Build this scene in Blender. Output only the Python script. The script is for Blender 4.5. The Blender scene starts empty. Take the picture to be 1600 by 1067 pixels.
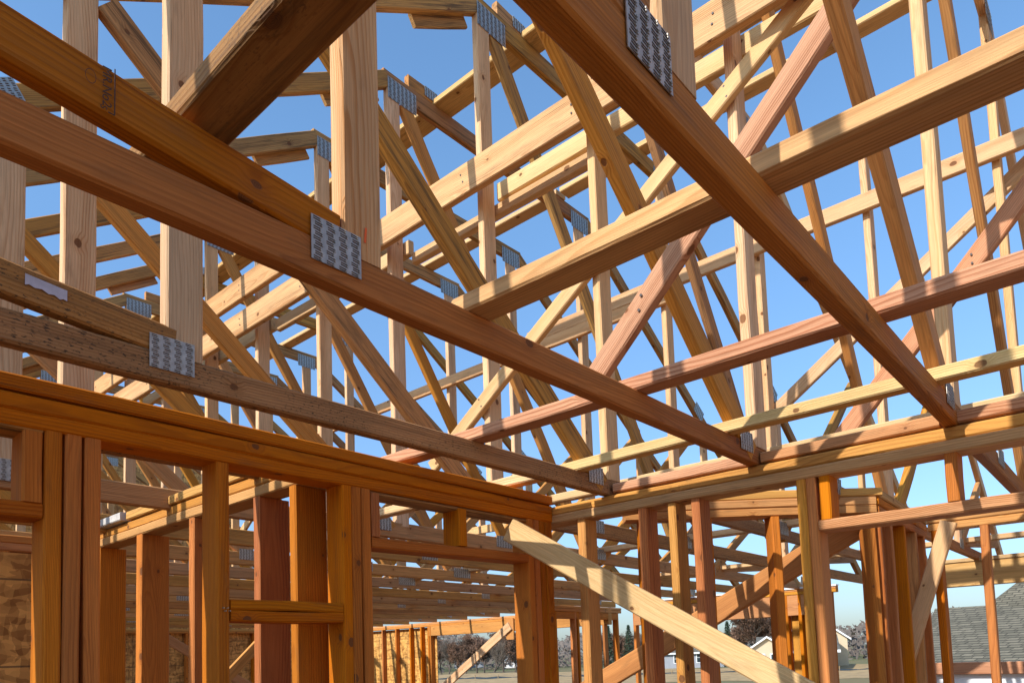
import bpy, math, random
from mathutils import Vector, Matrix, Euler
random.seed(7)
S = bpy.context.scene
COL = S.collection
rad = math.radians

# ------------------------------------------------------------------ camera
yaw, pitch, roll = 0.71419, 0.077957, -0.034586
FOC, PX, PY = 1142.95, 804.5, 934.5
EYE = Vector((0.0, 0.0, 1.80))
cy, sy = math.cos(yaw), math.sin(yaw)
f_ = Vector((cy * math.cos(pitch), sy * math.cos(pitch), math.sin(pitch)))
r_ = Vector((sy, -cy, 0.0)); u_ = r_.cross(f_)
r2 = math.cos(roll) * r_ + math.sin(roll) * u_
u2 = -math.sin(roll) * r_ + math.cos(roll) * u_
cam_d = bpy.data.cameras.new("camera"); cam = bpy.data.objects.new("camera", cam_d)
COL.objects.link(cam)
cam.matrix_world = Matrix(((r2.x, u2.x, -f_.x, EYE.x), (r2.y, u2.y, -f_.y, EYE.y), (r2.z, u2.z, -f_.z, EYE.z), (0, 0, 0, 1)))
cam_d.sensor_fit = 'HORIZONTAL'; cam_d.sensor_width = 36.0
cam_d.lens = 36.0 * FOC / 1600.0
cam_d.shift_x = (800.0 - PX) / 1600.0
cam_d.shift_y = (PY - 533.5) / 1600.0
cam_d.clip_start = 0.05; cam_d.clip_end = 3000
S.camera = cam
S.render.resolution_x = 1024; S.render.resolution_y = 682

# ------------------------------------------------------------------ light
SUN_TO = Vector((-1.0, 0.10, 0.72)).normalized()       # direction towards the sun
el = math.asin(SUN_TO.z); az = math.atan2(SUN_TO.x, SUN_TO.y)
W = bpy.data.worlds.new("World"); S.world = W; W.use_nodes = True
nt = W.node_tree; nt.nodes.clear()
sky = nt.nodes.new('ShaderNodeTexSky'); sky.sky_type = 'NISHITA'; sky.sun_disc = False
sky.sun_elevation = el; sky.sun_rotation = az
sky.air_density = 1.0; sky.dust_density = 0.8; sky.ozone_density = 1.2
bg = nt.nodes.new('ShaderNodeBackground'); bg.inputs[1].default_value = 0.15
wo = nt.nodes.new('ShaderNodeOutputWorld')
tcw = nt.nodes.new('ShaderNodeTexCoord'); sxw = nt.nodes.new('ShaderNodeSeparateXYZ'); nt.links.new(tcw.outputs['Generated'], sxw.inputs[0])
mrw = nt.nodes.new('ShaderNodeMapRange'); nt.links.new(sxw.outputs[2], mrw.inputs[0])
for i_, v_ in ((1, -0.05), (2, 0.55), (3, 0.0), (4, 1.0)): mrw.inputs[i_].default_value = v_
rmp = nt.nodes.new('ShaderNodeValToRGB'); nt.links.new(mrw.outputs[0], rmp.inputs[0])
rmp.color_ramp.elements[0].color = (0.28, 0.32, 0.42, 1); rmp.color_ramp.elements[1].color = (0.78, 1.02, 1.14, 1)
el_ = rmp.color_ramp.elements.new(0.35); el_.color = (0.56, 0.68, 0.83, 1)
mxw = nt.nodes.new('ShaderNodeMix'); mxw.data_type = 'RGBA'; mxw.blend_type = 'MULTIPLY'; mxw.inputs[0].default_value = 1.0
nt.links.new(sky.outputs[0], mxw.inputs[6]); nt.links.new(rmp.outputs[0], mxw.inputs[7])
nt.links.new(mxw.outputs[2], bg.inputs[0]); nt.links.new(bg.outputs[0], wo.inputs[0])
sd = bpy.data.lights.new("sun", 'SUN'); sd.energy = 3.35; sd.angle = rad(0.53); sd.color = (1.0, 0.96, 0.89)
so = bpy.data.objects.new("sun", sd); COL.objects.link(so)
so.rotation_euler = SUN_TO.to_track_quat('Z', 'Y').to_euler(); so.location = (-6, 2, 8)
S.view_settings.view_transform = 'Standard'; S.view_settings.look = 'None'
S.view_settings.exposure = 0.75; S.view_settings.gamma = 1.0
S.view_settings.use_curve_mapping = False
S.cycles.max_bounces = 8; S.cycles.diffuse_bounces = 5

# ------------------------------------------------------------------ materials
def nodes(m):
    m.use_nodes = True; t = m.node_tree; t.nodes.clear()
    out = t.nodes.new('ShaderNodeOutputMaterial'); b = t.nodes.new('ShaderNodeBsdfPrincipled')
    t.links.new(b.outputs[0], out.inputs[0]); return t, b

class G:
    """tiny helper for node graphs"""
    def __init__(s, t): s.t = t
    def n(s, typ, **kw):
        x = s.t.nodes.new(typ)
        for k, v in kw.items(): setattr(x, k, v)
        return x
    def set(s, sock, v):
        if hasattr(v, 'is_output') or isinstance(v, bpy.types.NodeSocket): s.t.links.new(v, sock)
        else: sock.default_value = v
    def m(s, op, a, b=0.0, c=None, clamp=False):
        x = s.n('ShaderNodeMath', operation=op); x.use_clamp = clamp
        s.set(x.inputs[0], a); s.set(x.inputs[1], b)
        if c is not None: s.set(x.inputs[2], c)
        return x.outputs[0]
    def vm(s, op, a, b):
        x = s.n('ShaderNodeVectorMath', operation=op); s.set(x.inputs[0], a); s.set(x.inputs[1], b); return x.outputs[0]
    def comb(s, x, y, z):
        c = s.n('ShaderNodeCombineXYZ'); s.set(c.inputs[0], x); s.set(c.inputs[1], y); s.set(c.inputs[2], z); return c.outputs[0]
    def noise(s, vec, scale=1.0, detail=3.0, rough=0.5, col=False):
        x = s.n('ShaderNodeTexNoise'); s.set(x.inputs['Vector'], vec); x.inputs['Scale'].default_value = scale
        x.inputs['Detail'].default_value = detail; x.inputs['Roughness'].default_value = rough
        return x.outputs[1 if col else 0]
    def mr(s, v, a, b, c=0.0, d=1.0, smooth=False):
        x = s.n('ShaderNodeMapRange'); x.clamp = True
        if smooth: x.interpolation_type = 'SMOOTHSTEP'
        s.set(x.inputs[0], v)
        for i, q in enumerate((a, b, c, d)): s.set(x.inputs[1 + i], q)
        return x.outputs[0]
    def mix(s, fac, a, b, mode='MIX'):
        x = s.n('ShaderNodeMix', data_type='RGBA', blend_type=mode); x.clamp_factor = True
        s.set(x.inputs[0], fac); s.set(x.inputs[6], a); s.set(x.inputs[7], b); return x.outputs[2]

def rgb(h):  # sRGB hex -> linear
    h = h.lstrip('#'); c = [int(h[i:i + 2], 16) / 255 for i in (0, 2, 4)]
    return tuple((x / 12.92 if x <= .04045 else ((x + .055) / 1.055) ** 2.4) for x in c) + (1.0,)

WOOD = {}
def wood(name, base, late, contrast=0.6, var=0.12, hue=0.02, mold=0.0, weather=0.0, rings=150.0, knots=0.62, rough=0.72):
    m = bpy.data.materials.new(name); WOOD[name] = m
    t, b = nodes(m); g = G(t)
    tc = g.n('ShaderNodeTexCoord'); oi = g.n('ShaderNodeObjectInfo')
    R = oi.outputs['Random']
    sx = g.n('ShaderNodeSeparateXYZ'); g.set(sx.inputs[0], tc.outputs['Object'])
    x, y, z = sx.outputs
    fr = lambda k: g.m('FRACT', g.m('MULTIPLY', R, k))
    xs = g.m('ADD', x, g.m('MULTIPLY', fr(91.7), 40.0))
    oy = g.m('MULTIPLY', g.m('SUBTRACT', fr(7.13), 0.5), 0.14)
    oz = g.m('ADD', g.m('MULTIPLY', fr(13.7), 0.10), 0.012)
    off = g.m('MULTIPLY', fr(31.3), 17.0)
    P = g.comb(xs, g.m('ADD', y, off), z)
    # slow wandering of the pith and local wiggle
    w1 = g.noise(g.comb(g.m('MULTIPLY', xs, 0.9), g.m('MULTIPLY', y, 3.0), off), 1.0, 2.0)
    w2 = g.noise(g.comb(g.m('MULTIPLY', xs, 2.6), g.m('ADD', g.m('MULTIPLY', y, 14.0), off), g.m('MULTIPLY', z, 14.0)), 1.0, 3.0)
    wig = g.m('ADD', g.m('MULTIPLY', g.m('SUBTRACT', w1, 0.5), 0.085), g.m('MULTIPLY', g.m('SUBTRACT', w2, 0.5), 0.020))
    # knots: branches running through the board, a few per metre
    kn = None; halo = None; d = None
    sn = g.n('ShaderNodeSeparateXYZ'); g.set(sn.inputs[0], tc.outputs['Normal'])
    fz = g.m('GREATER_THAN', g.m('ABSOLUTE', sn.outputs[2]), g.m('ABSOLUTE', sn.outputs[1]))
    fy = g.m('SUBTRACT', 1.0, fz)
    for (kf, ax, q) in ((1.9, 0, 1.0), (2.7, 1, 37.0)):
        xk = g.m('MULTIPLY', g.m('ADD', xs, q), kf)
        cell = g.m('FLOOR', xk)
        wn = g.n('ShaderNodeTexWhiteNoise', noise_dimensions='2D'); g.set(wn.inputs['Vector'], g.comb(cell, g.m('ADD', off, q), 0.0))
        ws = g.n('ShaderNodeSeparateXYZ'); g.set(ws.inputs[0], wn.outputs['Color'])
        dx = g.m('DIVIDE', g.m('SUBTRACT', g.m('SUBTRACT', xk, cell), g.m('ADD', 0.2, g.m('MULTIPLY', ws.outputs[0], 0.6))), kf)
        dc = g.m('SUBTRACT', z if ax == 0 else y, g.m('MULTIPLY', g.m('SUBTRACT', ws.outputs[1], 0.5), 0.085))
        wob = g.m('MULTIPLY', g.m('SUBTRACT', g.noise(g.comb(g.m('MULTIPLY', xs, 60.0), g.m('MULTIPLY', y, 60.0), g.m('MULTIPLY', z, 60.0)), 1.0, 2.0), 0.5), 0.007)
        dd = g.m('ADD', g.m('SQRT', g.m('ADD', g.m('MULTIPLY', g.m('MULTIPLY', dx, dx), 0.55), g.m('MULTIPLY', dc, dc))), wob)
        onk = g.m('MULTIPLY', g.m('LESS_THAN', wn.outputs['Value'], knots), fy if ax == 0 else fz)
        dd = g.m('ADD', dd, g.m('MULTIPLY', g.m('SUBTRACT', 1.0, onk), 9.0))
        rk = g.m('ADD', 0.0035, g.m('MULTIPLY', ws.outputs[2], 0.0085))
        k1 = g.m('MULTIPLY', g.mr(g.m('SUBTRACT', dd, rk), -0.0015, 0.0015, 1.0, 0.0, True), onk)
        h1 = g.m('MULTIPLY', g.mr(g.m('SUBTRACT', dd, rk), 0.0, 0.022, 1.0, 0.0, True), onk)
        kn = k1 if kn is None else g.m('MAXIMUM', kn, k1); halo = h1 if halo is None else g.m('MAXIMUM', halo, h1)
        d = dd if d is None else g.m('MINIMUM', d, dd)
    yy = g.m('ADD', y, oy); zz = g.m('ADD', z, oz)
    r = g.m('SQRT', g.m('ADD', g.m('MULTIPLY', yy, yy), g.m('MULTIPLY', zz, zz)))
    r = g.m('ADD', g.m('ADD', r, wig), g.m('MULTIPLY', halo, 0.010))
    frq = g.m('ADD', rings * 0.75, g.m('MULTIPLY', fr(5.1), rings * 0.6))
    ph = g.m('FRACT', g.m('MULTIPLY', r, frq))
    late_m = g.m('MULTIPLY', g.mr(ph, 0.35, 0.86, 0.0, 1.0, True), g.mr(ph, 0.90, 1.0, 1.0, 0.0, True))
    band = g.noise(g.comb(g.m('MULTIPLY', xs, 0.35), g.m('MULTIPLY', r, 26.0), off), 1.0, 2.0)
    late_m = g.m('MULTIPLY', late_m, g.mr(band, 0.35, 0.68, 0.25, 1.0))
    fib = g.noise(g.comb(g.m('MULTIPLY', xs, 9.0), g.m('MULTIPLY', y, 420.0), g.m('MULTIPLY', z, 420.0)), 1.0, 2.0)
    big = g.noise(g.comb(g.m('MULTIPLY', xs, 1.2), g.m('ADD', g.m('MULTIPLY', y, 9.0), off), g.m('MULTIPLY', z, 9.0)), 1.0, 4.0)
    c = g.mix(g.m('MULTIPLY', late_m, contrast), base, late)
    # heart / sap wood drift
    c = g.mix(g.mr(band, 0.45, 0.75, 0.0, 0.35), c, late)
    hs = g.n('ShaderNodeHueSaturation')
    g.set(hs.inputs['Hue'], g.m('ADD', 0.5, g.m('MULTIPLY', g.m('SUBTRACT', fr(3.9), 0.5), hue)))
    g.set(hs.inputs['Saturation'], g.m('ADD', 0.92, g.m('MULTIPLY', fr(17.1), 0.16)))
    val = g.m('ADD', 1.0, g.m('MULTIPLY', g.m('SUBTRACT', fr(23.3), 0.5), 2 * var))
    val = g.m('MULTIPLY', val, g.mr(big, 0.3, 0.7, 0.86, 1.10))
    val = g.m('MULTIPLY', val, g.mr(fib, 0.28, 0.72, 0.82, 1.10))
    g.set(hs.inputs['Value'], val); g.set(hs.inputs['Color'], c)
    c = hs.outputs[0]
    c = g.mix(g.m('MULTIPLY', halo, 0.30), c, late)
    kc = g.mix(g.mr(g.m('FRACT', g.m('MULTIPLY', d, 420.0)), 0.2, 0.8), (0.11, 0.04, 0.015, 1), (0.20, 0.075, 0.025, 1))
    c = g.mix(g.m('MULTIPLY', kn, 0.9), c, kc)
    # scuffs and grime
    sc = g.noise(g.comb(g.m('MULTIPLY', xs, 5.0), g.m('ADD', g.m('MULTIPLY', y, 24.0), off), g.m('MULTIPLY', z, 24.0)), 1.0, 5.0, 0.65)
    c = g.mix(g.mr(sc, 0.57, 0.80, 0.0, 0.45 + weather * 0.5), c, (0.13, 0.075, 0.04, 1))
    spl = g.noise(g.comb(g.m('MULTIPLY', xs, 1.6), g.m('ADD', g.m('MULTIPLY', y, 150.0), off), g.m('MULTIPLY', z, 150.0)), 1.0, 2.0)
    c = g.mix(g.mr(spl, 0.74, 0.78, 0.0, 0.75), c, (0.05, 0.022, 0.01, 1))
    ws_ = g.noise(g.comb(g.m('MULTIPLY', xs, 0.8), g.m('ADD', g.m('MULTIPLY', y, 11.0), off), g.m('MULTIPLY', z, 11.0)), 1.0, 5.0, 0.6)
    c = g.mix(g.mr(ws_, 0.52, 0.66, 0.0, 0.22), c, late)
    if mold > 0:
        sp = g.noise(g.comb(g.m('MULTIPLY', xs, 90.0), g.m('MULTIPLY', y, 230.0), g.m('MULTIPLY', z, 230.0)), 1.0, 3.0, 0.6)
        am = g.mr(g.noise(g.comb(g.m('MULTIPLY', xs, 2.4), g.m('MULTIPLY', y, 12), g.m('MULTIPLY', z, 12.0)), 1.0, 3.0), 0.36, 0.54)
        c = g.mix(g.m('MULTIPLY', g.mr(sp, 0.57, 0.63), g.m('MULTIPLY', am, mold)), c, (0.035, 0.028, 0.022, 1))
        c = g.mix(g.m('MULTIPLY', am, 0.25 * mold), c, (0.13, 0.07, 0.03, 1))
    if weather > 0:
        wk = g.noise(g.comb(g.m('MULTIPLY', xs, 3.0), g.m('MULTIPLY', y, 70.0), g.m('MULTIPLY', z, 70.0)), 1.0, 4.0, 0.6)
        c = g.mix(g.mr(wk, 0.5, 0.66, 0.0, weather), c, (0.085, 0.05, 0.025, 1))
    g.set(b.inputs['Base Color'], c)
    g.set(b.inputs['Roughness'], g.mr(big, 0.3, 0.7, rough - 0.10, rough + 0.14))
    b.inputs['Specular IOR Level'].default_value = 0.2
    bp = g.n('ShaderNodeBump'); bp.inputs['Strength'].default_value = 0.8; bp.inputs['Distance'].default_value = 0.0015
    h = g.m('ADD', g.m('MULTIPLY', late_m, 0.5), g.m('ADD', g.m('MULTIPLY', fib, 0.5), g.m('MULTIPLY', sc, 0.6)))
    g.set(bp.inputs['Height'], g.m('SUBTRACT', h, g.m('MULTIPLY', kn, 0.6)))
    t.links.new(bp.outputs[0], b.inputs['Normal'])
    return m

wood('pine_web', (0.75, 0.475, 0.25, 1), (0.52, 0.235, 0.085, 1), 0.75, 0.09, 0.008)
wood('pine_chord', (0.48, 0.165, 0.036, 1), (0.27, 0.070, 0.010, 1), 0.95, 0.12, 0.02, weather=0.25)
wood('fir_pink', (0.60, 0.30, 0.155, 1), (0.34, 0.12, 0.045, 1), 0.9, 0.06, 0.01, rings=170)
wood('fir_stud', (0.57, 0.185, 0.026, 1), (0.31, 0.080, 0.010, 1), 0.65, 0.12, 0.004)
wood('fir_red', (0.54, 0.175, 0.028, 1), (0.30, 0.072, 0.010, 1), 0.7, 0.10, 0.010)
wood('pine_plate', (0.62, 0.29, 0.075, 1), (0.38, 0.15, 0.035, 1), 0.7, 0.10)
wood('yellow_pine', (0.64, 0.30, 0.080, 1), (0.40, 0.145, 0.028, 1), 0.8, 0.08, 0.008, weather=0.25)
wood('aged_pine', (0.54, 0.27, 0.085, 1), (0.24, 0.115, 0.042, 1), 0.8, 0.10, weather=0.75)
wood('moldy_chord', (0.53, 0.25, 0.08, 1), (0.27, 0.10, 0.022, 1), 0.9, 0.05, 0.004, mold=0.95, weather=0.3)
wood('pine_tan', (0.62, 0.31, 0.11, 1), (0.30, 0.125, 0.035, 1), 0.9, 0.12, weather=0.3)
wood('tan_board', (0.66, 0.41, 0.19, 1), (0.36, 0.17, 0.055, 1), 0.75, 0.06, weather=0.2)
wood('dark_board', (0.36, 0.17, 0.058, 1), (0.20, 0.075, 0.02, 1), 0.8, 0.05, mold=0.5, weather=0.6)
wood('pale_board', (0.72, 0.475, 0.235, 1), (0.52, 0.29, 0.10, 1), 0.45, 0.05, knots=0.6)

def simple(name, col, rough=0.7, metal=0.0, nscale=0, amt=0.0, bump=0.0):
    m = bpy.data.materials.new(name); t, b = nodes(m); g = G(t)
    b.inputs['Roughness'].default_value = rough; b.inputs['Metallic'].default_value = metal
    if nscale:
        tc = g.n('ShaderNodeTexCoord'); nn = g.noise(tc.outputs['Object'], nscale, 5.0, 0.6)
        dark = tuple(x * (1 - amt) for x in col[:3]) + (1,); lite = tuple(min(1, x * (1 + amt)) for x in col[:3]) + (1,)
        g.set(b.inputs['Base Color'], g.mix(g.mr(nn, 0.3, 0.7), dark, lite))
        if bump:
            bp = g.n('ShaderNodeBump'); bp.inputs['Strength'].default_value = bump; g.set(bp.inputs['Height'], nn)
            t.links.new(bp.outputs[0], b.inputs['Normal'])
    else: b.inputs['Base Color'].default_value = col
    return m

GALV = simple('galvanised_steel', (0.44, 0.405, 0.36, 1), 0.42, 0.75, 60, 0.22, 0.08)
SLOT = simple('punched_slot', (0.085, 0.045, 0.022, 1), 0.9)
INK = simple('stamp_ink', (0.075, 0.035, 0.022, 1), 0.8)
ORANGE = simple('marker_orange', (0.85, 0.12, 0.01, 1), 0.6)
LABEL = simple('torn_label', (0.50, 0.46, 0.52, 1), 0.6, 0, 30, 0.2)
WHITE = simple('white_trim', (0.75, 0.75, 0.74, 1), 0.6, 0, 5, 0.06)
WRAP = simple('house_wrap', (0.78, 0.79, 0.80, 1), 0.55, 0, 4, 0.08)
GLASS = simple('window_glass', (0.03, 0.045, 0.05, 1), 0.08)
BEIGE = simple('beige_siding', (0.56, 0.44, 0.29, 1), 0.8, 0, 2, 0.06)
GREYS = simple('grey_siding', (0.30, 0.31, 0.34, 1), 0.8, 0, 2, 0.06)
DARKNET = simple('silt_fabric', (0.02, 0.035, 0.05, 1), 0.8, 0, 3, 0.4)
STAKE = simple('stake_wood', (0.30, 0.2, 0.1, 1), 0.8)

def osb_mat():
    m = bpy.data.materials.new('strand_board'); t, b = nodes(m); g = G(t)
    tc = g.n('ShaderNodeTexCoord')
    vo = g.n('ShaderNodeTexVoronoi'); vo.feature = 'F1'; vo.inputs['Scale'].default_value = 1.0
    nz = g.noise(tc.outputs['Object'], 7.0, 3.0, 0.5, True)
    v = g.vm('ADD', tc.outputs['Object'], g.vm('MULTIPLY', nz, (0.09, 0.09, 0.09)))
    g.set(vo.inputs['Vector'], g.vm('MULTIPLY', v, (11.0, 11.0, 38.0)))
    vo2 = g.n('ShaderNodeTexVoronoi'); g.set(vo2.inputs['Vector'], g.vm('MULTIPLY', v, (38.0, 38.0, 11.0))); vo2.inputs['Scale'].default_value = 1.0
    s1 = g.n('ShaderNodeSeparateXYZ'); g.set(s1.inputs[0], vo.outputs['Color'])
    s2 = g.n('ShaderNodeSeparateXYZ'); g.set(s2.inputs[0], vo2.outputs['Color'])
    k = g.m('ADD', g.m('MULTIPLY', s1.outputs[0], 0.5), g.m('MULTIPLY', s2.outputs[1], 0.5))
    c = g.mix(g.mr(k, 0.15, 0.85), (0.28, 0.115, 0.02, 1), (0.78, 0.42, 0.11, 1))
    c = g.mix(g.mr(g.noise(tc.outputs['Object'], 2.2, 4.0), 0.55, 0.8, 0, 0.35), c, (0.20, 0.09, 0.03, 1))
    # printed nailing grid lines, 0.41 m apart
    sp = g.n('ShaderNodeSeparateXYZ'); g.set(sp.inputs[0], tc.outputs['Object'])
    lz = g.m('LESS_THAN', g.m('ABSOLUTE', g.m('SUBTRACT', g.m('FRACT', g.m('MULTIPLY', sp.outputs[2], 2.46)), 0.5)), 0.011)
    lx = g.m('LESS_THAN', g.m('ABSOLUTE', g.m('SUBTRACT', g.m('FRACT', g.m('MULTIPLY', g.m('ADD', sp.outputs[0], sp.outputs[1]), 2.46)), 0.5)), 0.009)
    c = g.mix(g.m('MULTIPLY', g.m('MAXIMUM', lz, lx), 0.75), c, (0.05, 0.03, 0.015, 1))
    g.set(b.inputs['Base Color'], c); b.inputs['Roughness'].default_value = 0.6
    return m
OSB = osb_mat()

# ------------------------------------------------------------------ mesh helpers
def link_mesh(name, verts, faces, mats, parent=None, idx=None, smooth=False):
    me = bpy.data.meshes.new(name); me.from_pydata(verts, [], faces)
    for m in (mats if isinstance(mats, (list, tuple)) else [mats]): me.materials.append(m)
    if idx: me.polygons.foreach_set('material_index', idx)
    if smooth: me.polygons.foreach_set('use_smooth', [True] * len(faces))
    me.update()
    o = bpy.data.objects.new(name, me); COL.objects.link(o)
    if parent: o.parent = parent
    return o

def beam_mesh(name, L, w, h, mat, c=0.0046, jit=0.0015, bow=0.0, cutA=0.0, cutB=0.0, seg=None):
    """sawn board along local X, w on Y, h on Z; eased edges, slight irregularity; cutA/cutB slant the ends (dx per z)"""
    n = seg or max(2, min(14, int(L / 0.28) + 1))
    rnd = random.Random(int(L * 1e4) + int(w * 1e5) + int(h * 1e5) + random.randint(0, 9999))
    if bow == 0.0 and L > 0.8: bow = rnd.uniform(-1, 1) * min(.006, L * .0016)
    a, b = w / 2, h / 2
    ring = [(-a + c, -b), (a - c, -b), (a, -b + c), (a, b - c), (a - c, b), (-a + c, b), (-a, b - c), (-a, -b + c)]
    V, F = [], []
    for i in range(n + 1):
        t = i / n; x = -L / 2 + L * t
        by = bow * math.sin(math.pi * t); bz = 0.5 * bow * math.sin(math.pi * t)
        ja = rnd.uniform(-jit, jit); jb = rnd.uniform(-jit, jit)
        for (yy, zz) in ring:
            xx = x
            if i == 0: xx += cutA * zz
            if i == n: xx += cutB * zz
            V.append((xx, yy + by + ja + rnd.uniform(-jit, jit) * .4, zz + bz + jb + rnd.uniform(-jit, jit) * .4))
    for i in range(n):
        for k in range(8):
            k2 = (k + 1) % 8
            F.append((i * 8 + k, i * 8 + k2, (i + 1) * 8 + k2, (i + 1) * 8 + k))
    F.append(tuple(range(7, -1, -1))); F.append(tuple(n * 8 + k for k in range(8)))
    me = bpy.data.meshes.new(name); me.from_pydata(V, [], F); me.materials.append(mat); me.update()
    return me

def place(name, me, p0, p1, up, parent=None, label=None):
    p0, p1 = Vector(p0), Vector(p1); d = (p1 - p0).normalized()
    up = Vector(up); z = (up - up.dot(d) * d).normalized(); y = z.cross(d)
    o = bpy.data.objects.new(name, me); COL.objects.link(o)
    M = Matrix(((d.x, y.x, z.x), (d.y, y.y, z.y), (d.z, y.z, z.z)))
    o.rotation_euler = M.to_euler()
    c = (p0 + p1) / 2
    if parent is not None:
        o.parent = parent; c = c - parent.location
    o.location = c
    if label: o['label'] = label
    return o

def beam(name, p0, p1, w, h, mat, up=(0, 0, 1), parent=None, label=None, **kw):
    """w is the size across (local Y), h the size along 'up'"""
    L = (Vector(p1) - Vector(p0)).length
    return place(name, beam_mesh(name, L, w, h, WOOD[mat] if isinstance(mat, str) else mat, **kw), p0, p1, up, parent, label)

def tag(o, label, cat, group=None):
    o['label'] = label; o['category'] = cat
    if group: o['group'] = group
    return o
def empty(name, loc, label, cat, group=None):
    o = bpy.data.objects.new(name, None); COL.objects.link(o); o.location = loc; o.empty_display_size = 0.1
    return tag(o, label, cat, group)
def structure(o): o['kind'] = 'structure'; return o

def boxes_mesh(name, boxes, mats, parent=None, idx=None):
    V, F, I = [], [], []
    for q, (x0, x1, y0, y1, z0, z1) in enumerate(boxes):
        s = len(V)
        V += [(x0, y0, z0), (x1, y0, z0), (x1, y1, z0), (x0, y1, z0), (x0, y0, z1), (x1, y0, z1), (x1, y1, z1), (x0, y1, z1)]
        F += [(s, s + 3, s + 2, s + 1), (s + 4, s + 5, s + 6, s + 7), (s, s + 1, s + 5, s + 4), (s + 1, s + 2, s + 6, s + 5), (s + 2, s + 3, s + 7, s + 6), (s + 3, s, s + 4, s + 7)]
        I += [idx[q] if idx else 0] * 6
    return link_mesh(name, V, F, mats, parent, I)

_pc = {}
def plate_mesh(w, h, cols, rows, sheet=GALV):
    """toothed truss plate lying in local XZ, facing -Y, with punched slots and teeth stubs"""
    key = (round(w, 3), round(h, 3), cols, rows)
    if key in _pc: return _pc[key]
    V, F, I = [], [], []
    def bx(x0, x1, y0, y1, z0, z1, mi, sh=0.0):
        s = len(V)
        V.extend([(x0, y0, z0), (x1, y0, z0 + sh), (x1, y1, z0 + sh), (x0, y1, z0), (x0, y0, z1), (x1, y0, z1 + sh), (x1, y1, z1 + sh), (x0, y1, z1)])
        F.extend([(s, s + 3, s + 2, s + 1), (s + 4, s + 5, s + 6, s + 7), (s, s + 1, s + 5, s + 4), (s + 1, s + 2, s + 6, s + 5), (s + 2, s + 3, s + 7, s + 6), (s + 3, s, s + 4, s + 7)])
        I.extend([mi] * 6)
    bx(-w / 2, w / 2, -0.0012, 0.0002, -h / 2, h / 2, 0)
    cw = w / cols; rh = h / rows
    for i in range(cols):
        for j in range(rows):
            cx = -w / 2 + (i + 0.5) * cw + (0.06 * cw if j % 2 else -0.06 * cw); cz = -h / 2 + (j + 0.5) * rh
            for dz in (-0.22, 0.22):
                bx(cx - 0.27 * cw, cx + 0.20 * cw, -0.00155, -0.0011, cz + dz * rh - 0.115 * rh, cz + dz * rh + 0.115 * rh, 1, -0.10 * rh)
                bx(cx + 0.20 * cw, cx + 0.30 * cw, -0.0030, -0.0011, cz + dz * rh - 0.15 * rh, cz + dz * rh + 0.10 * rh, 0, -0.05 * rh)
    me = bpy.data.meshes.new('connector_plate'); me.from_pydata(V, [], F)
    me.materials.append(sheet); me.materials.append(SLOT); me.polygons.foreach_set('material_index', I); me.update()
    _pc[key] = me; return me

def plate(parent, x, z, w, h, cols, rows, y=-0.0205, rot=0.0):
    o = bpy.data.objects.new('connector_plate', plate_mesh(w, h, cols, rows)); COL.objects.link(o)
    o.parent = parent; o.location = (x - parent.location.x, y, z - parent.location.z); o.rotation_euler = (0, rot, 0)
    return o

def copy_tree(o, parent=None):
    c = o.copy(); COL.objects.link(c); c.parent = parent
    for ch in list(o.children): copy_tree(ch, c)
    return c

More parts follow.
